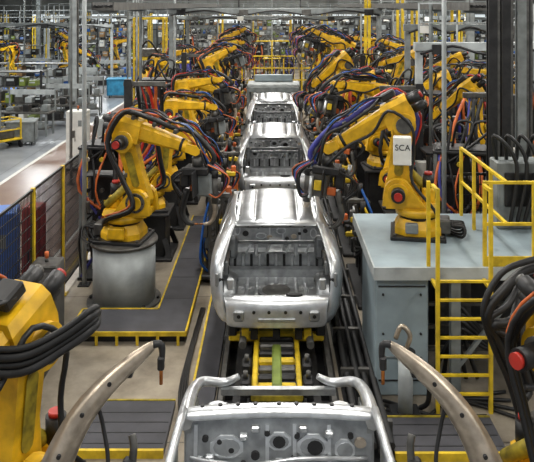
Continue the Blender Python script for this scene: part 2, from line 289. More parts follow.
# ---------------------------------------------------------------- car body
def carbody(full=True):
    b=B()
    cols=[
     [(.60,.03,.0),(.67,-.03,.14),(.71,-.01,.38),(.73,.12,.70),(.70,.2,.80),(.60,.62,1.16),(.53,.66,1.2)],
     [(.74,.10,.0),(.82,.07,.15),(.865,.09,.40),(.865,.18,.72),(.80,.27,.83),(.655,.72,1.16),(.57,.78,1.22)],
     [(.80,.36,.02),(.88,.36,.18),(.92,.38,.45),(.905,.42,.75),(.83,.46,.86),(.675,.92,1.17),(.59,.96,1.24)],
     [(.80,.60,.02),(.89,.60,.25),(.925,.6,.47),(.905,.7,.76),(.835,.72,.87),(.68,1.08,1.18),(.595,1.12,1.25)],
     [(.80,1.05,.0),(.885,1.05,.12),(.915,1.05,.47),(.90,1.05,.76),(.835,1.05,.87),(.685,1.28,1.18),(.60,1.3,1.26)],
     [(.80,1.2,.0),(.88,1.2,.12),(.905,1.2,.45),(.895,1.2,.76),(.835,1.2,.87),(.69,1.4,1.18),(.60,1.42,1.26)],
     [(.80,1.85,.0),(.87,1.85,.12),(.895,1.85,.45),(.885,1.85,.75),(.83,1.85,.86),(.69,1.85,1.17),(.60,1.85,1.25)],
     [(.80,2.0,.0),(.87,2.0,.12),(.895,2.0,.45),(.885,2.0,.75),(.83,2.0,.86),(.69,1.97,1.17),(.60,1.97,1.24)],
     [(.80,2.75,.0),(.86,2.75,.12),(.88,2.75,.45),(.87,2.75,.74),(.81,2.75,.84),(.68,2.25,1.14),(.59,2.22,1.2)],
     [(.78,2.95,.0),(.84,2.95,.12),(.86,2.95,.45),(.85,2.95,.73),(.78,3.0,.82),(.66,2.38,1.1),(.57,2.35,1.17)]]
    if not full: cols=[[tuple(p) for p in c[:5]] for c in cols]
    nr=len(cols[0]); omit={(2,0),(3,0),(2,1),(3,1)}
    for c in(5,7): omit|={(c,1),(c,2),(c,3)}
    for c in(3,5,7): omit|={(c,4)}
    for sgn in(1,-1):
        vs=[(sgn*x,y,z) for c in cols for x,y,z in c]; fs=[]
        for c in range(len(cols)-1):
            for r in range(nr-1):
                if (c,r) in omit: continue
                q=[c*nr+r,(c+1)*nr+r,(c+1)*nr+r+1,c*nr+r+1]; fs.append(q if sgn>0 else q[::-1])
        b.subd(vs,fs,SIL,.035,2)
        n=8; vs=[];fs=[]
        for k in range(n+1):
            t=math.pi*k/n; vs+=[(sgn*.91,.72-.34*math.cos(t),.02+.4*math.sin(t)),(sgn*.62,.72-.36*math.cos(t),.02+.44*math.sin(t)),(sgn*.55,.72-.26*math.cos(t),.02+.34*math.sin(t))]
        for k in range(n):
            for j in(0,1): fs.append([3*k+j,3*k+3+j,3*k+4+j,3*k+1+j])
        b.subd(vs,fs,SIL2,.02,1)
        b.rbox((sgn*.80,.1,.58),(.05,.1,.2),SIL2,.02)
        if full:
            b.beam((sgn*.64,2.3,1.15),(sgn*.79,2.98,.82),.09,.07,SIL)
            b.beam((sgn*.66,.7,1.12),(sgn*.74,.22,.74),.05,.05,SIL2)
            b.rbox((sgn*.70,.62,.62),(.06,.5,.2),SIL2,.02)
            for yy,zz in((.3,.68),(.55,.7),(.8,.72)): b.cyl((sgn*.665,yy,zz-.05),(sgn*.655,yy,zz-.05),.05,DARK,n=10)
            b.rbox((sgn*.62,.08,.52),(.1,.05,.16),SIL,.02); b.rbox((sgn*.745,.085,.5),(.07,.03,.2),DARK,.02)
        b.beam((sgn*.45,2.9,.22),(sgn*.45,3.85,.25),.12,.14,SIL2)
        b.hull([V(sgn*x,y,z) for x in(.42,.66) for y in(3.12,3.42) for z in(.2,.58)]+[V(sgn*x,y,.64) for x in(.47,.62) for y in(3.18,3.36)],SIL2)
        b.cyl((sgn*.545,3.27,.63),(sgn*.545,3.27,.66),.08,SIL,n=14)
        b.tube([V(sgn*.80,2.95,.70),V(sgn*.80,3.3,.69),V(sgn*.78,3.6,.64),V(sgn*.72,3.78,.6),V(sgn*.52,3.84,.56),V(sgn*.38,3.84,.62)],[.07,.062,.052,.045,.04,.028],SIL,8,5)
        b.hull([V(sgn*x,y,z) for x in(.74,.8) for y,z in((2.95,.3),(3.5,.35),(2.95,.66),(3.55,.58))],SIL2)
    rows=[[(x,-.05-.05*(1-(x/.7)**2),z) for x in(-.68,-.45,-.2,0,.2,.45,.68)] for z in(.0,.12,.26)]
    rows.append([(x,-.01-.04*(1-(x/.7)**2),.36) for x in(-.72,-.45,-.2,0,.2,.45,.72)])
    rows.append([(x,.09,.38) for x in(-.72,-.45,-.2,0,.2,.45,.72)]); rows.append([(x,.11,.3) for x in(-.70,-.45,-.2,0,.2,.45,.70)])
    b.grid(rows,SIL)
    b.hull([V(.24+.11*math.cos(t),.05+.035*math.sin(t),z) for t in[k*math.pi/8 for k in range(16)] for z in(.375,.402)],DARK)
    for x in(-.5,.5): b.rbox((x,-.1,.17),(.14,.05,.14),SIL2,.02); b.cyl((x,-.13,.17),(x,-.12,.17),.025,BLK,n=10)
    b.rbox((0,-.115,.12),(.5,.03,.05),SIL2,.01)
    for x in(-.3,-.1,.12,.32): b.cyl((x,-.118,.22),(x,-.105,.22),.022,BLK,n=10)
    b.bx(-.62,.62,.1,1.15,.2,.225,SIL2); b.bx(-.82,.82,1.15,2.95,.04,.07,SIL2)
    b.hull([V(x,y,z) for x in(-.8,.8) for y,z in((1.05,.05),(1.3,.05),(1.1,.33),(1.25,.33))],SIL2)
    for k in range(7): b.rbox((-.42+.14*k,.62,.235),(.05,.8,.03),SIL,.012)
    b.cyl((0,.55,.225),(0,.55,.25),.26,SIL2,n=24); b.cyl((0,.55,.25),(0,.55,.256),.2,MID,n=24)
    b.hull([V(x,y,z) for y in(1.25,2.95) for x,z in((-.16,.07),(.16,.07),(-.11,.24),(.11,.24))],SIL2)
    for y in(1.6,2.2): b.rbox((0,y,.1),(1.5,.1,.1),SIL,.02)
    if full:
        b.rbox((0,1.3,.40),(1.5,.05,.26),SIL2,.02)
        for k in range(11): b.rbox((-.62+.124*k,1.26,.40),(.04,.04,.22),SIL if k%2 else DARK,.012)
        for x in(-.66,.66): b.rbox((x,1.25,.62),(.16,.14,.34),SIL2,.04)
        for x in(-.3,.3): b.rbox((x,1.28,.58),(.06,.06,.22),SIL,.015)
        b.rbox((0,1.27,.68),(1.25,.07,.05),SIL2,.02)
        for x in(-.45,-.15,.15,.45): b.beam((x,1.27,.52),(x+.08,1.27,.68),.03,.03,SIL)
    # firewall with pressings, grommet holes, brackets
    b.hull([V(x,y,z) for x in(-.78,.78) for y,z in((2.80,.05),(2.84,.05),(2.98,.72),(3.05,.72))],SIL2)
    def fw(x,z,rx,rz,mm,up=.02,n=16,pw=1):
        yb=2.80+(z-.05)/.67*.18; o=V(x,yb,z); dz=V(0,.26,.96)
        b.hull([o+V(rx*math.cos(k*2*math.pi/n+.39*(n==8)),q,0)+dz*rz*math.sin(k*2*math.pi/n+.39*(n==8)) for k in range(n) for q in(-up,.02)],mm)
    for x,z,rx,rz in((-.44,.52,.15,.09),(0,.56,.11,.07),(.28,.52,.14,.1),(.55,.5,.09,.08),(-.25,.26,.1,.05),(.1,.34,.09,.06),(-.66,.36,.05,.1),(.66,.3,.06,.09)):
        fw(x,z,rx,rz,SIL,.02,8); fw(x,z,rx*.75,rz*.72,SIL2,.027,12)
    for x,z,r in((-.2,.46,.03),(.0,.56,.045),(.3,.52,.055),(.52,.34,.035),(-.52,.3,.045),(-.62,.58,.022),(-.4,.5,.02),(-.5,.56,.018),(.6,.6,.02),(-.1,.62,.02),(.15,.6,.02),(-.3,.4,.02),(.42,.3,.025),(.2,.22,.03),(-.05,.2,.025),(.12,.44,.018)):
        fw(x,z,r*1.2,r,DARK,.031,12)
    for x,z in((.68,.55),(-.1,.24),(.32,.25)): fw(x,z,.05,.035,BRZ,.03,12)
    for x in(-.7,-.1,.13,.42): b.beam((x,2.80,.1),(x,2.96,.68),.02,.03,SIL)
    for x,z in((-.3,.6),(.42,.62),(-.58,.45),(.0,.42),(.2,.66),(-.2,.66)): b.rbox((x,2.80+(z-.05)/.67*.18-.03,z),(.07,.05,.05),SIL,.01)
    b.tube([V(-.74,2.86,.46),V(-.3,2.8,.44),V(.2,2.82,.48),V(.74,2.88,.44)],.018,SIL,7,4)
    b.grid([[(x,y-.07*(x/.8)**2,z) for x in(-.80,-.6,-.3,0,.3,.6,.80)] for y,z in((2.95,.74),(2.98,.80),(3.06,.81),(3.14,.74),(3.16,.66))],SIL)
    for x in(-.65,-.5,-.35,-.2,0,.15,.3,.45,.62): b.cyl((x,3.03-.05*(x/.8)**2,.81),(x,3.03-.05*(x/.8)**2,.825),.018,BLK,n=8)
    b.beam((-.6,3.85,.25),(.6,3.85,.25),.1,.12,SIL2); b.beam((-.55,3.8,.5),(.55,3.8,.5),.06,.06,SIL2)
    b.cyl((-.78,2.62,.5),(.78,2.62,.5),.025,SIL2,n=10)
    if full:
        xs=(-.58,-.53,-.50,-.33,-.30,-.27,0,.27,.30,.33,.50,.53,.58)
        prof=((.60,1.13),(.64,1.19),(.76,1.215),(1.1,1.25),(1.5,1.265),(1.9,1.255),(2.2,1.215),(2.32,1.17))
        b.grid([[(x,y-.07*(1-(x/.58)**2)*(1 if y<1 else (-1 if y>2 else 0)),z+.03*(1-(x/.58)**2)-(.03 if abs(x) in(.3,.53) and .7<y<2.25 else 0)) for x in xs] for y,z in prof],ROOF,.015)
        b.rbox((0,.66,1.13),(.9,.08,.06),SIL2,.02)
        for x in(-.4,-.2,.2,.4): b.cyl((x,.60,1.155),(x,.585,1.155),.025,DARK,n=8)
        for x in(-.53,.53): b.beam((x,.82,1.225),(x,2.2,1.225),.02,.012,MID)
    else:
        for s_ in(-1,1):
            b.tube([V(s_*.8,1.2,.8),V(s_*.82,2.0,.84),V(s_*.8,2.9,.84)],.035,SIL,8,4)
        b.rbox((0,1.3,.34),(1.5,.06,.2),SIL2,.02)
    return b.mesh('car_body')
CX=.06; CZ=.72
cf=carbody(True)
for Y in(9.35,15.9,22.1,28.4): put(cf,'car_body',(CX,Y,CZ))
put(carbody(False),'car_body',(CX,2.95,CZ+.06))

# ---------------------------------------------------------------- conveyor & pallets
def pallet():
    b=B()
    b.rbox((0,1.4,.36),(.62,5.0,.1),DKY,.02)
    for y in(-1.0,-.8,-.6,-.4,-.2,0,.2): b.rbox((0,y,.44),(.46,.1,.08),(MID,DARK,SYEL)[int(abs(y*5))%3],.02); b.rbox((.1,y+.1,.42),(.3,.05,.05),DARK,.01)
    b.rbox((0,-.55,.46),(.12,1.0,.08),GRN,.02)
    for x in(-.27,.27): b.rbox((x,1.4,.43),(.06,5.0,.06),SYEL,.01)
    for y in(.25,1.2,2.3,2.9):
        b.rbox((0,y,.46),(1.3,.12,.1),SYEL if y<1 else DKY,.02)
        for x in(-.6,.6): b.rbox((x,y,.58),(.12,.14,.2),DARK,.02); b.cyl((x,y,.66),(x,y,.72),.03,SIL,n=8)
    for x in(-.42,-.3,0,.3,.42): b.rbox((x,.12,.56),(.1,.1,.14),SYEL if abs(x)>.35 else DARK,.01)
    for x in(-.45,.45): b.cyl((x,-.1,.5),(x,.25,.5),.05,MID,n=10)
    for x in(-.38,.38):
        for y in(-.9,-.5): b.rbox((x,y,.4),(.12,.2,.2),DARK,.02); b.cyl((x,y,.5),(x,y,.58),.03,MID,n=8)
    for y in(-.9,.6,2.0,3.5):
        for x in(-.4,.4): b.cyl((x-.04,y,.28),(x+.04,y,.28),.09,DARK,n=14)
    return b.mesh('body_carrier_pallet')
pm=pallet()
for Y in(2.95,9.35,15.9,22.1,28.4): put(pm,'body_carrier_pallet',(CX,Y,0))
b=B()
b.bx(-.7,.85,2,34,.0,.03,DARK)
for x in(-.38,.5):
    b.bx(x-.06,x+.06,2,34,.03,.12,MID); b.bx(x-.1,x+.1,2,34,.12,.19,DARK)
for k in range(54):
    b.bx(-.6,.72,2.2+.6*k,2.3+.6*k,.03,.1,DARK)
for k in range(26): b.rbox((.06,3+1.2*k,.14),(.3,.34,.16),MID,.02)
for x in(-.62,.75): b.bx(x-.03,x+.03,2,34,.03,.28,MID)
put(b,'conveyor_track')
b=B()
for i,x in enumerate((.98,1.1,1.2,1.3)):
    b.cyl((x,7.6,.16+.05*(i%2)),(x,33,.16+.05*(i%2)),.05-.008*(i%2),BLK,n=10)
for k in range(22): b.bx(.9,1.38,8+1.15*k,8.06+1.15*k,0,.24,MID)
b.bx(.9,1.36,7.6,33,0,.02,DARK)
put(b,'pipe_run')
b=B()
b.bx(-1.0,-.72,8.2,30,.0,.1,MATM); b.bx(-1.03,-1.0,8.2,30,.0,.11,SYEL)
put(b,'walkway_strip')
def jig(seed):
    r=random.Random(seed); b=B()
    b.rbox((0,0,.04),(.5,1.9,.08),DARK,.02)
    for y in(-.8,-.4,0,.4,.8):
        h=r.uniform(.8,1.6); b.rbox((0,y,h/2),(.16,.16,h),r.choice((DARK,MID,DARK)),.02)
        b.rbox((.14,y,h),(.36,.12,.1),r.choice((MID,DARK,SYEL)),.02); b.cyl((.1,y,h+.05),(.1,y,h+.3),.045,r.choice((SIL2,MID,BLK)),n=10)
        b.rbox((.28,y,h+.06),(.1,.08,.2),r.choice((DARK,SYEL,MID,ORG)),.02); b.beam((0,y,h*.5),(.2,y+.1,h-.05),.05,.05,MID)
        b.rbox((-.14,y+.1,h*.55),(.1,.2,.24),r.choice((GRY,DARK,ORG,MID)),.02)
        for k in range(4): b.tube([V(-.1,y,.1),V(-.22,y+r.uniform(-.2,.2),.4),V(-.12,y+r.uniform(-.1,.2),h*.8),V(.1,y,h+.25)],r.choice((.012,.022)),r.choice((BLK,BLK,BLK,RED,BLU,SYEL)),6,4)
    b.rbox((0,0,.62),(.1,1.8,.1),MID,.02)
    for k in range(3): b.tube([V(.0,-.9,.7+.1*k),V(.14,-.4,.4+.1*k),V(0,.2,.75),V(.1,.9,.45+.2*k)],.03,BLK,8,4)
    return b.mesh('welding_jig')
jigs=[jig(i) for i in range(4)]
for i,Y in enumerate((12.4,14.8,17.1,19.4,21.7,24,26.5,29)):
    put(jigs[i%4],'welding_jig',(-1.33,Y+1.0,0) if i>1 else (-1.06,Y+1.0,.11),0)
    put(jigs[(i+1)%4],'welding_jig',(1.66,Y,0),math.pi)

def cluster(seed):
    r=random.Random(seed+50); b=B(); w=.9; h=r.uniform(1.8,3.0)
    b.bx(-.5,.5,-.35,.35,0,.05,DARK)
    for x in(-.45,.45):
        for y in(-.3,.3): b.bx(x-.03,x+.03,y-.03,y+.03,.05,h,r.choice((DARK,GRY,MID)))
    z=.15
    while z<h-.3:
        hh=r.uniform(.2,.45); b.rbox((r.uniform(-.1,.1),r.uniform(-.08,.08),z+hh/2),(r.uniform(.5,.8),r.uniform(.35,.5),hh),r.choice((DARK,MID,GRY,DARK,LGR,BLK,MID)),.02)
        for k in range(3): b.cyl((-.3+.25*k,-.3,z+hh/2),(-.3+.25*k,-.38,z+hh/2),.04,r.choice((BLK,MID,RED,SYEL,BRZ)),n=8)
        b.bx(-.45,.45,-.3,.3,z+hh,z+hh+.03,DARK); z+=hh+r.uniform(.08,.25)
    b.rbox((0,0,h),(1.0,.7,.05),r.choice((DARK,SYEL,MID)),.01)
    for k in range(8):
        x=r.uniform(-.5,.5); b.tube([V(x,-.3,h-.05),V(x+r.uniform(-.2,.2),-.5,h*.7),V(r.uniform(-.5,.5),-.42,h*.4),V(r.uniform(-.5,.5),-.4,.1)],r.choice((.02,.03,.04)),r.choice((BLK,BLK,DARK,BLK,HBL,ORG)),6,4)
    for k in range(3):
        x=r.uniform(-.4,.4); b.tube([V(x,0,h),V(x+.1,-.1,h+.5),V(x+r.uniform(-.5,.5),-.2,h+.45),V(x+r.uniform(-.5,.5),-.35,h-.2)],.025,BLK,6,4)
    return b.mesh('cell_equipment_rack')
cls=[cluster(i) for i in range(6)]
pos=[(-3.0,13.0),(-3.0,17),(-3.05,19.1),(-3.0,21.3),(-3.05,25.9),(-3.1,32.9),(3.4,12.6),(3.5,14.0),(3.4,16.2),(3.3,18.4),(3.3,22.3),(3.3,24.6),(3.3,26.8),(3.4,31.1),(5.9,12.9),(6.2,14.9),(5.1,18.6),(5.2,21.6),(5.3,25.2),(8.0,17.6),(8.0,21),(7.9,24),(-2,38.5),(0,40.5),(2.4,40.3),(5,38.2),(7,33),(-5,36),(-6,43),(5.5,42),(-1,46),(1,47),(-5.5,46.7)]
for i,(x,y) in enumerate(pos): put(cls[i%6],'cell_equipment_rack',(x,y,0),R.uniform(-.25,.25))

# ---------------------------------------------------------------- decks left
b=B()
def deck(b,x0,x1,y0,y1,h=.16): b.bx(x0,x1,y0,y1,h-.04,h,MATM)
def edge(b,p,q,h=.16): b.bx(min(p[0],q[0])-.013,max(p[0],q[0])+.013,min(p[1],q[1])-.013,max(p[1],q[1])+.013,h-.05,h+.012,SYEL)
deck(b,-1.8,-1.27,10.3,16,.18); deck(b,-3.0,-1.8,10.3,11.1,.18)
b.bx(-2.95,-1.3,10.4,11.05,0,.14,DARK); b.bx(-1.76,-1.3,11,15.9,0,.14,DARK)
for p,q in(((-1.27,10.3),(-1.27,16)),((-3.0,10.3),(-1.27,10.3)),((-1.8,11.1),(-1.8,16)),((-3.0,11.1),(-1.8,11.1)),((-3,10.3),(-3,11.1))): edge(b,p,q,.18)
for k in range(5): b.bx(-1.79,-1.28,11.5+.9*k,11.51+.9*k,.18,.182,DARK)
for k in range(6): b.bx(-2.9+.3*k,-2.86+.3*k,10.27,10.29,0,.13,SYEL)
put(b,'service_walkway')
for x0,x1,y0,y1 in((-2.3,-1.2,7.75,8.7),(1.35,2.6,7.7,8.35)):
    b=B(); b.bx(x0,x1,y0,y1,0,.08,MATM); b.bx(x0,x1,y0-.04,y0,0,.09,SYEL); b.bx(x0,x1,y1,y1+.03,0,.09,DKY)
    for k in range(4): b.bx(x0+.02,x1-.02,y0+.1+.2*k,y0+.115+.2*k,.08,.083,DARK)
    put(b,'floor_deck_plate')
b=B()
for k in range(4): b.tube([V(1.4,8.5+.1*k,.03),V(1.8+.2*k,8.4-.05*k,.03),V(2.3,8.8,.03),V(3.0,8.4+.2*k,.03)],.022,BLK,6,5)
for k in range(4): b.tube([V(-1.08,8.3,.02),V(-1.1-.03*k,9,.02),V(-1.14-.02*k,9.8,.02),V(-1.1-.02*k,11.5,.02)],.016,BLK,6,4)
put(b,'floor_cables')

# ---------------------------------------------------------------- right platform
b=B(); H=1.65
b.bx(1.31,4.4,8.9,11.2,H-.1,H,GRY); b.bx(1.31,4.4,8.9,11.2,H,H+.012,PBL)
b.bx(1.29,4.42,8.87,8.9,H-.14,H+.02,LGR); b.bx(1.29,1.31,8.9,11.2,H-.14,H+.02,LGR)
b.rbox((1.66,9.6,(H-.1)/2),(.68,1.3,H-.1),PBL,.02)
for z in(.2,1.4): b.bx(1.36,1.96,8.935,8.955,z,z+.012,DARK)
b.bx(1.4,1.92,8.93,8.95,.5,.51,GRY)
for x in(1.42,1.9):
    for z in(.3,.8,1.3): b.cyl((x,8.93,z),(x,8.95,z),.015,DARK,n=6)
for x in(2.35,3.2,4.3):
    for y in(9.0,11.0): b.bx(x-.06,x+.06,y-.06,y+.06,0,H-.1,GRY)
b.beam((2.35,9.0,.3),(3.2,9.0,1.4),.05,.05,GRY); b.beam((3.2,9,.8),(4.3,9,.8),.06,.06,GRY)
b.bx(2.3,3.9,10.3,10.9,0,1.3,DARK); b.bx(2.4,2.9,10.2,10.3,.2,1.1,MID)
for z in(.4,.7,1.0): b.bx(2.05,4.3,9.3,9.36,z,z+.04,MID)
for k in range(5): b.tube([V(2.1+.15*k,9.2,.1),V(2.4,9.1,.7+.1*k),V(3.0,9.15,.5),V(3.6,9.1,1.3-.15*k)],.03,BLK)
put(b,'equipment_platform')
b=B()
def post(x,y,z0,z1,r=.022): b.bx(x-r,x+r,y-r,y+r,z0,z1,SYEL)
for x in(2.0,2.72,3.35,4.3): post(x,8.95,H+.012,H+1.1)
for z in(H+1.08,H+.55): b.bx(2.72,4.3,8.93,8.97,z-.018,z+.018,SYEL)
for y in(9.6,10.4,11.1): post(4.3,y,H+.012,H+1.1); post(3.0,y,H+.012,H+1.1)
for z in(H+1.08,H+.55): b.bx(4.28,4.32,8.95,11.1,z-.018,z+.018,SYEL); b.bx(2.98,3.02,8.95,11.1,z-.018,z+.018,SYEL)
b.bx(2.72,4.3,8.93,8.95,H+.012,H+.14,SYEL)
put(b,'guard_railing')
b=B()
for x in(2.03,2.68): b.bx(x-.022,x+.022,8.55,8.6,0,2.75,SYEL); b.bx(x-.02,x+.02,8.58,8.86,2.7,2.74,SYEL); b.bx(x-.02,x+.02,8.58,8.86,1.5,1.54,SYEL)
for k in range(7): b.bx(2.03,2.68,8.56,8.6,.22+.23*k,.245+.23*k,SYEL)
put(b,'access_ladder')
b=B(); b.rbox((0,0,.03),(.36,.36,.06),DARK,.01); b.cyl((0,0,.06),(0,0,.75),.09,LGR,n=20); b.cyl((0,0,.75),(0,0,.8),.12,BLK,n=20)
b.tube([V(0,.0,.8),V(.05,-.03,1.0),V(-.05,0,1.1),V(-.12,0,.95)],.03,BRZ); b.tube([V(.05,0,.78),V(.25,-.05,.6),V(.28,0,.2),V(.2,.1,.05)],.03,BLK)
put(b,'tip_dresser_stand',(1.62,8.5,0))
b=B(); b.rbox((0,0,.5),(.9,.4,1.0),GRY,.02); b.rbox((0,-.22,.6),(.7,.04,.5),DARK,.01)
for k in range(6): b.tube([V(-.4+.15*k,0,1.0),V(-.5+.2*k,-.2,1.4),V(-.2+.15*k,-.3,1.0),V(-.3+.1*k,-.3,.1)],.03,BLK)
put(b,'valve_cabinet',(3.8,10.6,H+.012))

# ---------------------------------------------------------------- foreground tooling arms (curved pressed blades)
def gunarm(sg):
    b=B()
    def q(x,y,z): return V(sg*x,y,z)
    P=[q(-1.70,4.95,1.15),q(-1.62,5.0,1.5),q(-1.52,5.06,1.78),q(-1.38,5.15,2.02),q(-1.2,5.22,2.2),q(-1.02,5.28,2.33),q(-.88,5.3,2.44)]
    wd=[.26,.24,.2,.17,.14,.11,.05]; rows=[]
    for i,p in enumerate(P):
        d=(P[min(i+1,6)]-P[max(i-1,0)]).normalized(); n=V(-d.z,0,d.x).normalized()*sg
        w=wd[i]; rows.append([p+n*w*a+V(0,yy*w*3,0) for a,yy in((-.5,.1),(-.42,0),(-.2,-.08),(.1,-.12),(.36,-.06),(.44,.02),(.52,.06))])
    b.grid([[tuple(v) for v in r] for r in rows],BRZ,.02,2)
    b.tube([p+V(0,.07,-.03) for p in P[:6]],[.06,.055,.05,.045,.04,.03],SIL2,8,5)
    for i in(1,2,3,4):
        p=P[i]; b.cyl(p+V(0,-.02,0),p+V(0,-wd[i]*.36-.012,0),.016,DARK,n=10)
    b.tube([q(-.9,5.3,2.43),q(-.84,5.31,2.42),q(-.83,5.3,2.3)],[.03,.028,.018],DARK,8,4)
    b.rbox(q(-.84,5.3,2.29),(.05,.06,.1),DARK,.01); b.cyl(q(-.84,5.3,2.26),q(-.84,5.3,2.13),.014,COP,n=8)
    b.rbox(q(-1.1,5.3,2.23),(.1,.1,.07),DARK,.01)
    b.rbox(q(-1.64,5.0,1.05),(.4,.34,.42),DARK,.03); b.cyl(q(-1.62,5,.05),q(-1.62,5,.9),.12,GRY,n=20); b.rbox(q(-1.62,5,.03),(.5,.5,.06),DARK,.01)
    b.tube([q(-1.5,4.9,1.2),q(-1.3,4.95,1.4),q(-1.2,5.1,1.62),q(-1.25,5.2,1.85),q(-1.3,5.22,2.02)],.016,BLK,7,5)
    b.rbox(q(-1.06,5.2,1.38),(.1,.1,.5),DARK,.02); b.tube([q(-1.05,5.2,1.5),q(-1.03,5.22,1.7),q(-1.05,5.25,1.78)],.03,MID,7,4); b.beam(q(-1.06,5.2,1.2),q(-1.6,5.05,1.05),.08,.08,DARK)
    return b
put(gunarm(1),'spot_weld_gun'); put(gunarm(-1),'spot_weld_gun')
b=B()
b.bx(2.55,2.67,6.55,6.67,0,2.75,DARK); b.rbox((2.45,6.5,2.0),(.3,.2,.4),MID,.02)
for k in range(5):
    b.tube([V(2.6,6.6,2.62-.08*k),V(2.38,6.55+.04*k,2.6-.1*k),V(2.12+.04*k,6.5,2.5-.14*k),V(1.95+.03*k,6.45,2.2-.05*k),V(2.05+.05*k,6.5,1.85+.03*k),V(2.2+.06*k,6.5,1.5),V(2.3,6.4,1.1+.1*k)],.045 if k%2 else .03,BLK if k!=2 else DARK,8,5)
put(b,'hose_bundle')
b=B()
b.bx(-2.75,-2.65,5.3,5.4,0,2.62,DARK)
for k in range(4):
    b.tube([V(-2.7,5.35,2.5-.07*k),V(-2.3,5.3,2.42-.06*k),V(-1.9,5.3,2.4-.06*k),V(-1.6,5.4,2.5-.05*k),V(-1.4,5.5,2.62-.05*k),V(-1.45,5.8,2.45)],.036 if k%2 else .026,BLK if k!=3 else DARK,8,5)
put(b,'hose_bundle')

# ---------------------------------------------------------------- fences
def fence(w=1.5,h=2.2,post_m=SYEL,wm=BLK):
    b=B(); b.bx(-.03,.03,-.03,.03,0,h+.03,post_m); b.bx(-.08,.08,-.08,.08,0,.015,post_m)
    for z in(.15,h): b.bx(-.015,.015,.03,w-.03,z-.02,z+.02,wm)
    for k in range(int(w/.06)): b.bx(-.006,.006,.06+.06*k,.07+.06*k,.15,h,wm)
    for k in range(12): b.bx(-.006,.006,.03,w-.03,.15+k*.17,.16+k*.17,wm)
    return b.mesh('mesh_fence')
fm=fence(); fm2=fence(1.5,2.2,DARK,BLK)
for k in range(18): put(fm if k<5 or k%3 else fm2,'mesh_fence',(-3.62,7.6+1.5*k,0))
for k in range(14): put(fm,'mesh_fence',(7.1,11.5+1.5*k,0))
for k in range(3): put(fm,'mesh_fence',(3.1+1.5*k+1.5,11.6,0),math.pi/2)
for k in range(4): put(fm,'mesh_fence',(-2.4+1.5*k+1.5,36,0),math.pi/2)
b=B()
for x in(-3.0,-1.5,0,1.5,3.0): b.bx(x-.04,x+.04,-.04,.04,0,3.2,SYEL)
for z in(.6,1.2,1.8,2.4,3.16): b.bx(-3,3,-.03,.03,z,z+.06,SYEL)
for k in range(24): b.bx(-2.9+.25*k,-2.88+.25*k,-.01,.01,.1,2.4,SYEL)
put(b,'light_gate_frame',(0,35.2,0))

def cabinet(w,d,h,m,name,loc,rz=0,acc=GRY):
    b=B(); b.bx(-w/2,w/2,-d/2,d/2,0,.08,DARK); b.rbox((0,0,.08+(h-.08)/2),(w,d,h-.08),m,.015)
    b.bx(-w/2+.03,-.005,-d/2-.012,-d/2,.14,h-.06,m); b.bx(.005,w/2-.03,-d/2-.012,-d/2,.14,h-.06,m)
    b.bx(-.03,-.015,-d/2-.03,-d/2-.012,h*.5,h*.6,BLK); 
    for k in range(4): b.bx(-w*.35,-w*.15,-d/2-.016,-d/2-.011,h*.2+.04*k,h*.2+.015+.04*k,DARK)
    b.bx(w*.12,w*.3,-d/2-.02,-d/2-.01,h*.75,h*.85,acc)
    b.cyl((0,0,h),(0,0,h+.05),.03,MID,n=8); b.cyl((0,0,h+.05),(0,0,h+.14),.03,ORG,n=8)
    return put(b,name,loc,rz)
cabinet(.8,.5,1.98,BLU,'control_cabinet',(-4.15,10.3,0),math.radians(15)); 
cabinet(.3,.3,1.75,RED,'fire_hose_cabinet',(-3.88,11.4,0))
for k,(x,y,m) in enumerate(((-3.25,9.5,DARK),(-3.25,10.1,MID))): cabinet(.4,.4,1.3,m,'junction_cabinet',(x,y,0))
cabinet(.6,.5,1.8,WHT,'control_cabinet',(-5.9,21.3,0)); cabinet(.6,.5,1.5,LGR,'control_cabinet',(-5.1,21.8,0),.1)
for i,(x,y,m) in enumerate(((-4.3,34,GRY),(-4.4,38,LGR),(5.6,11.0,GRY),(6.4,9.2,LGR),(3.4,33,LGR),(8.6,15.2,GRY),(8.6,18.2,LGR),(8.6,21.2,GRY))):
    cabinet(.9,.5,1.9+.2*(i%2),m,'control_cabinet',(x,y+1.2,0),R.uniform(-.2,.2))

# ---------------------------------------------------------------- left area
def rack(seed,w=2.6,h=2.3):
    r=random.Random(seed); b=B()
    for x in(-w/2,w/2):
        for y in(-.4,.4): b.bx(x-.04,x+.04,y-.04,y+.04,0,h,r.choice((GRY,SYEL,DARK)))
    zs=[.25,.95,1.65,h-.05] if h<3 else [.25,1.0,1.75,2.5,3.25,h-.05]
    for z in zs:
        b.bx(-w/2,w/2,-.42,.42,z-.04,z,MID)
        if z<h-.1:
            x=-w/2+.1
            while x<w/2-.3:
                ww=r.uniform(.18,.4); hh=r.uniform(.15,.5); m=r.choice((GRY,MID,DARK,CARD,LGR,BLU,WHT,DARK,BLK,GRN,LGR,MID))
                b.rbox((x+ww/2,0,z+hh/2),(ww,.6,hh),m,.02); b.bx(x+.05,x+ww-.05,-.31,-.3,z+hh*.55,z+hh*.8,LGR); x+=ww+r.uniform(.04,.2)
    b.beam((-w/2,.42,.1),(w/2,.42,h),.02,.04,MID)
    return b.mesh('storage_rack')
racks=[rack(i) for i in range(4)]; tall=[rack(i+9,3.2,4.2) for i in range(4)]
for i,(x,y) in enumerate(((-10.4,21.5),(-11.5,24.5),(-13.5,28),(-10.8,29.2),(-10.8,33.2),(-13.8,33),(-16,37),(-13.9,50),(-16.9,48),(-6,56),(-2.5,58),(1,58),(4.5,56),(8,50),(9,40),(8.2,35),(11,24),(11,28),(10.5,32),(-19.5,29),(-17,26.5))):
    put(racks[i%4],'storage_rack',(x,y,0),R.choice((0,0,.3,-.2)))
for i in range(16): put(tall[i%4],'storage_rack',(-27+3.4*i,66+(i%3)*2.5,0))
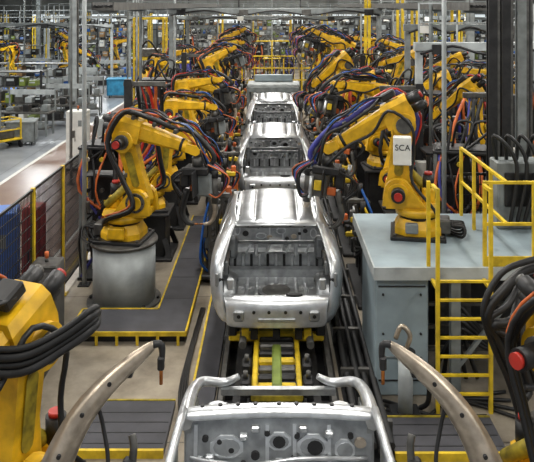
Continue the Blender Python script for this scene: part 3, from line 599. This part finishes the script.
for i in range(8): put(tall[(i+2)%4],'storage_rack',(-24+6*i,59+(i%2)*2.5,0),.05)
for i,(x,y) in enumerate(((-20,42.5),(-22,46),(-19,51),(-18.6,33),(-24,50),(-12,55),(12,50.5),(16,44),(14,36),(18,51))): put(tall[i%4],'storage_rack',(x,y,0),.1)
def bench(seed):
    r=random.Random(seed); b=B()
    b.rbox((0,0,.88),(1.9,.8,.06),MID,.01)
    for x in(-.85,.85):
        for y in(-.33,.33): b.bx(x-.03,x+.03,y-.03,y+.03,0,.85,GRY)
    b.bx(-.85,.85,-.3,.3,.25,.28,MID); b.rbox((-.4,0,.42),(.6,.5,.28),DARK,.02); b.rbox((.4,.0,.38),(.5,.5,.2),GRY,.02)
    for k in range(5): hh=r.uniform(.1,.45); b.rbox((-.75+.36*k,r.uniform(-.1,.1),.91+hh/2),(.24,.3,hh),r.choice((GRY,DARK,LGR,MID,BLU,CARD)),.02)
    b.bx(-.95,-.9,.35,.4,.9,1.7,GRY); b.bx(.9,.95,.35,.4,.9,1.7,GRY); b.bx(-.95,.95,.36,.39,1.5,1.7,LGR)
    return b.mesh('work_bench')
bs=[bench(i) for i in range(3)]
for i,(x,y) in enumerate(((-10,23),(-9.4,27),(-10.3,31),(-12.9,31),(-9.8,35),(-10.2,36.8),(-8.1,53),(-9.6,41.5),(-12.8,22.5),(-12.8,26.2),(-12,35.5),(-14.6,43),(-8.7,32),(-8.6,29.0))): put(bs[i%3],'work_bench',(x,y,0),R.uniform(-.3,.3))
def bin_(m):
    b=B()
    for a in((-.5,-.46,-.4,.4),(.46,.5,-.4,.4)): b.bx(a[0],a[1],a[2],a[3],.12,.85,m)
    b.bx(-.5,.5,-.4,-.36,.12,.85,m); b.bx(-.5,.5,.36,.4,.12,.85,m); b.bx(-.5,.5,-.4,.4,.12,.16,m)
    for x in(-.4,0,.4): b.bx(x-.03,x+.03,-.42,.42,.16,.82,m)
    b.bx(-.53,.53,-.43,.43,.82,.86,m)
    for x in(-.38,.38):
        for y in(-.3,.3): b.cyl((x-.02,y,.06),(x+.02,y,.06),.06,BLK,n=10)
    return b
put(bin_(CYN),'parts_bin',(-8.3,38,0),.1,sc_=1.2); put(bin_(BLU),'parts_bin',(-9.3,46,0)); put(bin_(GRY),'parts_bin',(-10.9,26.4,0),.3); put(bin_(GRY),'parts_bin',(-9.0,25.2,0),.2); put(bin_(BLU),'parts_bin',(-13.2,34.6,0),.2)
def cart():
    b=B(); b.rbox((0,0,.3),(1.6,.8,.06),SYEL,.01)
    for x in(-.75,.75):
        for y in(-.36,.36): b.bx(x-.025,x+.025,y-.025,y+.025,.3,1.0,SYEL); b.cyl((x-.03,y,.12),(x+.03,y,.12),.12,BLK,n=12); b.bx(x-.03,x+.03,y-.03,y+.03,.12,.3,MID)
    for z in(.65,1.0):
        for y in(-.36,.36): b.bx(-.75,.75,y-.02,y+.02,z-.02,z+.02,SYEL)
        for x in(-.75,.75): b.bx(x-.02,x+.02,-.36,.36,z-.02,z+.02,SYEL)
    b.rbox((0,0,.5),(1.2,.5,.34),MID,.03)
    return b
put(cart(),'parts_trolley',(-9.6,24.3,0),.9); put(cart(),'parts_trolley',(-11.9,29.0,0),.5)

# ---------------------------------------------------------------- people
def person(ph=0,vest=HIV):
    b=B()
    J={'pel':(0,0,.95,.15,.11),'wa':(0,0,1.1,.14,.1),'ch':(0,0,1.32,.17,.115),'nk':(0,0,1.47,.06,.06),'hd':(0,.01,1.56,.06,.065)}
    E=[('pel','wa'),('wa','ch'),('ch','nk'),('nk','hd')]
    for s,n in((-1,'l'),(1,'r')):
        st=.16*s*(1 if ph==0 else -.6)
        J['hip'+n]=(s*.1,0,.88,.095,.1); J['kn'+n]=(s*.11,st*.6-.02,.5,.062,.066); J['an'+n]=(s*.11,st,.1,.042,.05); J['to'+n]=(s*.12,st-.15,.04,.035,.045)
        J['sh'+n]=(s*.19,0,1.4,.062,.062); J['el'+n]=(s*.25,-st*.3,1.13,.046,.046); J['wr'+n]=(s*.24,-st-.12,.92,.03,.03); J['pa'+n]=(s*.235,-st-.16,.85,.036,.02)
        E+=[('pel','hip'+n),('hip'+n,'kn'+n),('kn'+n,'an'+n),('an'+n,'to'+n),('ch','sh'+n),('sh'+n,'el'+n),('el'+n,'wr'+n),('wr'+n,'pa'+n)]
        for k,dx in enumerate((-.025,-.008,.01,.026)):
            J['f%d'%k+n]=(s*.235+dx,-st-.18,.77+.005*abs(k-1),.009,.009); E.append(('pa'+n,'f%d'%k+n))
        J['th'+n]=(s*.235-s*.05,-st-.2,.83,.01,.01); E.append(('pa'+n,'th'+n))
    ks=list(J); me=bpy.data.meshes.new('p'); me.from_pydata([J[k][:3] for k in ks],[(ks.index(a),ks.index(c)) for a,c in E],[])
    o=bpy.data.objects.new('p',me); sc.collection.objects.link(o); bpy.context.view_layer.objects.active=o
    sk=o.modifiers.new('k','SKIN')
    if len(me.skin_vertices)==0:
        with bpy.context.temp_override(object=o,active_object=o): bpy.ops.mesh.customdata_skin_add()
    for i,k in enumerate(ks):
        v=me.skin_vertices[0].data[i]; v.radius=J[k][3:5]; v.use_root=(k=='pel')
    sb=o.modifiers.new('d','SUBSURF'); sb.levels=1
    def fn(c):
        if c.z<.1: return BLK
        if c.z>1.5: return SKN
        if abs(c.x)>.16 and c.z<.95: return SKN
        if c.z<.98: return NAVY
        if abs(c.x)>.2: return NAVY
        return vest
    b.absorb(o,None,fn)
    b.ball((0,0,1.66),.1,SKN,(.8,.98,1.18),14); b.ball((0,.015,1.69),.104,HAIR,(.84,.98,1.05),14); b.ball((0,-.1,1.65),.016,SKN,(1,1.2,1.4),8)
    for s in(-1,1): b.ball((s*.032,-.088,1.675),.012,BLK,n=8); b.ball((s*.082,0,1.66),.022,SKN,(.5,1,1.3),8)
    b.box((0,-.092,1.61),(.045,.01,.008),RED)
    return b
put(person(0,HIV),'factory_worker',(-7.5,45,0),2.6); put(person(1,NAVY),'factory_worker',(-6.9,45.5,0),.4); put(person(0,HIV),'factory_worker',(-11.3,45.5,0),1.2)

# ---------------------------------------------------------------- columns, gantries, overhead
def column(x,y,h=9.45,s=.3,m=LGR,name='steel_column'):
    b=B(); b.bx(-s/2,s/2,-.5*s,-.5*s+.03,0,h,m); b.bx(-s/2,s/2,.5*s-.03,.5*s,0,h,m); b.bx(-.015,.015,-.5*s+.03,.5*s-.03,0,h,m); b.bx(-s*.8,s*.8,-s*.8,s*.8,0,.03,DARK)
    b.bx(s/2,s/2+.05,-.04,.04,.3,h,MID)
    put(b,name,(x,y,0))
for x in(-8.6,8.6):
    for y in(14,30.4,46,62): 
        if not(x<0 and y<20): column(x,y)
for x in(-18,18):
    for y in(22,38,54): column(x,y,m=GRY)
def pole(x,y,h=9.45,r=.035,m=GRY):
    b=B(); b.cyl((0,0,.02),(0,0,h),r,m,n=10); b.bx(-.1,.1,-.1,.1,0,.02,DARK); b.rbox((r+.03,0,1.4),(.06,.1,.2),MID,.01); put(b,'conduit_pole',(x,y,0))
for i,(x,y) in enumerate(((-3.35,12.5),(-3.4,18.1),(-3.4,24.5),(-5.6,19.5),(-1.6,33.8),(2.95,12.0),(3.45,15.2),(3.6,28.3),(-2.9,37.5),(1.5,37),(4.1,12.2),(-6.6,32),(-5.6,29),(-12,33.9),(-15.4,44.8),(0,43.5),(6.5,30),(4.7,27.2),(-7.3,37),(-5,42),(-9.2,48),(5.6,36),(-16.5,33))): pole(x,y,r=.04,m=(LGR,GRY,LGR,GRY,DARK)[i%5])
for x,y in((3.55,11.3),(3.78,11.35),(4.05,11.4),(4.3,11.9)): column(x,y,s=.14,m=R.choice((GRY,DARK)),name='steel_post')
def gantry(y,x0,x1,z,m=GRY,rail=True):
    b=B()
    for x in(x0,x1): b.rbox((x,y,z/2),(.14,.14,z),m,.01)
    b.rbox(((x0+x1)/2,y,z+.1),(x1-x0+.2,.18,.18),m,.01)
    n=int((x1-x0)/.7)
    if rail:
        for k in range(n+1): x=x0+(x1-x0)*k/n; b.bx(x-.015,x+.015,y-.02,y+.02,z+.19,z+1.0,m)
        for q in(.6,1.0): b.bx(x0,x1,y-.02,y+.02,z+q-.03,z+q,m)
    for k in range(n): 
        if k%3==0: x=x0+(x1-x0)*(k+.5)/n; b.rbox((x,y-.12,z+.05),(.3,.1,.2),R.choice((MID,DARK,WHT)),.01)
    b.tube([V(x0+(x1-x0)*k/6,y-.14,z+.02+(.1 if k%2 else -.06)) for k in range(7)],.03,BLK,6,4)
    put(b,'overhead_gantry')
gantry(14.3,3.0,6.9,4.05,LGR); gantry(18.6,3.6,6.9,4.3); gantry(23.6,-3.4,3.6,4.7,GRY,False); gantry(33.3,-4,6,4.3,GRY); gantry(39.4,-8,2,4.2,GRY); gantry(45.4,-14.5,8,4.1,LGR); gantry(52.4,-17,14,4.0,GRY); gantry(31.9,-17.5,-9.2,4.0,GRY); gantry(40.2,-17.5,-9.2,3.7,LGR); gantry(36.8,3.5,12,4.2,GRY)
def yframe(x,y,w,h,name='fixture_frame'):
    b=B()
    for sx in(-w/2,w/2):
        for sy in(-.5,.5): b.bx(sx-.05,sx+.05,sy-.05,sy+.05,0,h,SYEL)
    for z in(1.2,2.4,h-.05):
        for sy in(-.5,.5): b.bx(-w/2,w/2,sy-.04,sy+.04,z-.05,z+.05,SYEL)
        for sx in(-w/2,w/2): b.bx(sx-.04,sx+.04,-.5,.5,z-.05,z+.05,SYEL)
    b.beam((-w/2,-.5,1.2),(w/2,-.5,2.4),.05,.05,SYEL); b.rbox((0,0,2.7),(w*.7,.5,.4),MID,.03); b.rbox((0,0,1.5),(w*.6,.6,.4),DARK,.03)
    b.tube([V(-w*.3,-.3,2.9),V(0,-.5,3.3),V(w*.3,-.3,2.7)],.05,BLK)
    put(b,name,(x,y,0))
yframe(4.1,25.7,1.2,6.2); yframe(-5.9,34,1.4,4.4); yframe(6.4,27.5,1.6,5)
b=B()
for x in(-3.05,3.75):
    b.bx(x-.2,x+.2,12.6,40,4.9,4.95,MID); b.bx(x-.2,x-.18,12.6,40,4.95,5.05,MID); b.bx(x+.18,x+.2,12.6,40,4.95,5.05,MID)
    for k in range(5): b.cyl((x-.14+.07*k,12.6,4.98),(x-.14+.07*k,40,4.98),.025,BLK,n=6)
    for k in range(10): b.bx(x-.22,x+.22,13+2.9*k,13.05+2.9*k,4.85,4.9,GRY); b.bx(x-.01,x+.01,13+2.9*k,13.02+2.9*k,5.05,9.45,GRY)
put(b,'cable_tray')
def cables(x,y,seed,h=4.2):
    r=random.Random(seed); b=B(); b.rbox((0,0,h/2),(.16,.16,h),DARK,.01); b.rbox((0,0,.02),(.4,.4,.04),DARK,.01); b.rbox((-.35,0,h-.1),(.9,.1,.1),MID,.01); b.rbox((0,-.15,1.6),(.3,.14,.5),r.choice((GRY,WHT,MID)),.02)
    for k in range(8):
        x0=-.75+.08*k; b.tube([V(x0,0,h-.12),V(x0-.1+r.uniform(-.2,.2),-.2,h-.8),V(x0+r.uniform(-.3,.3),-.3,h-1.5),V(-.05,-.12,h-2.2+r.uniform(-.3,.3))],r.choice((.02,.03,.038)),r.choice((BLK,BLK,DARK,BLK,HBL,RED,ORG)),7,4)
    return put(b,'cable_hanger_post',(x,y,0),0 if x>0 else math.pi)
for i,(x,y) in enumerate(((3.0,14.3),(2.95,16.3),(2.85,18.3),(2.9,20.3),(2.9,22.4),(2.9,26.6),(-3.1,15.1),(-3.0,18.2),(-2.95,23.5),(-3,28.3),(4.4,13.2),(5.4,15.6),(6.6,13.8),(5.1,20.0))): cables(x,y,i,3.0 if i%2 else 3.4)
b=B(); b.rbox((0,0,1.95),(2.0,1.4,.12),LGR,.03)
for x in(-.95,.95):
    for y in(-.6,.6): b.rbox((x,y,.95),(.12,.12,1.9),GRY,.02)
b.rbox((0,-.72,1.82),(1.9,.06,.2),GRY,.02); b.rbox((0,.4,2.15),(1.5,.3,.26),PBL,.03)
put(b,'framing_station',(CX,27.0,.0))
for i,(x,w) in enumerate(((-7.6,.12),(-4.3,.06),(-3.85,.08))):
    b=B(); b.bx(x-w/2,x+w/2,6,60,0.0,.004,WHT if i<2 else SYEL); put(b,'floor_marking_line')

# ---------------------------------------------------------------- room
b=B(); b.bx(-32,26,-6,76,-.2,0,FLOOR); put(b,'floor')
b=B(); b.bx(-32,26,76,76.3,0,10,WALL)
for k in range(14): b.bx(-30+4*k,-29.8+4*k,75.85,76,0,10,GRY)
for z in(2.4,4.2): b.bx(-32,26,75.8,76,z,z+.2,GRY)
put(b,'wall_back')
b=B(); b.bx(-32.3,-32,-6,76,0,10,WALL); put(b,'wall_left'); b=B(); b.bx(26,26.3,-6,76,0,10,WALL); put(b,'wall_right')
b=B(); b.bx(-32,26,-6,76,10,10.2,CEIL)
for k in range(14): b.bx(-32,26,-3+6*k,-2.8+6*k,9.5,10,GRY)
put(b,'ceiling')
for k in range(8):
    b=B(); x=-26+6.5*k; b.bx(x,x+3.6,75.8,75.85,3.0,4.0,WIN)
    for q in range(4): b.bx(x+q*1.2-.04,x+q*1.2+.04,75.74,75.8,2.95,4.05,GRY)
    b.bx(x-.05,x+3.65,75.74,75.8,2.92,3.0,GRY); b.bx(x-.05,x+3.65,75.74,75.8,4.0,4.08,GRY); put(b,'window_%d'%(k+1))
lb=B(); lb.rbox((0,0,.1),(.5,2.6,.12),GRY,.02); lb.bx(-.2,.2,-1.25,1.25,.02,.04,LAMP)
for y in(-.9,.9): lb.bx(-.01,.01,y-.01,y+.01,.16,1.5,GRY)
lm=lb.mesh('high_bay_lamp')
for ix in range(6):
    for iy in range(9):
        put(lm,'high_bay_lamp',(-22+8*ix+(2 if ix<2 else 0),1+8.3*iy,8.4))
for x in(-16,-7.5,0,7.5,16):
    for y in(3,12,22,34,48,64):
        L=bpy.data.lights.new('hall_light','AREA'); L.shape='RECTANGLE'; L.size=1.0; L.size_y=4.5
        L.energy=(500 if abs(x)<10 else 620) if y>4 else 340
        if y>30: L.energy*=1.6
        L.color=(1,.965,.91) if abs(x)<10 else (.92,.97,1)
        o=bpy.data.objects.new('hall_light',L); sc.collection.objects.link(o); o.location=(x,y,8.3)
w=bpy.data.worlds.new('w'); sc.world=w; w.use_nodes=True; w.node_tree.nodes['Background'].inputs[0].default_value=(.9,.95,1,1); w.node_tree.nodes['Background'].inputs[1].default_value=.5
c=bpy.data.cameras.new('camera'); co=bpy.data.objects.new('camera',c); sc.collection.objects.link(co)
co.location=(0,0,5); co.rotation_euler=(math.pi/2,0,0); c.sensor_width=36; c.lens=36*700/534; c.shift_y=-226/534; c.shift_x=-5/534; c.clip_end=200
sc.camera=co
sc.view_settings.view_transform='Standard'
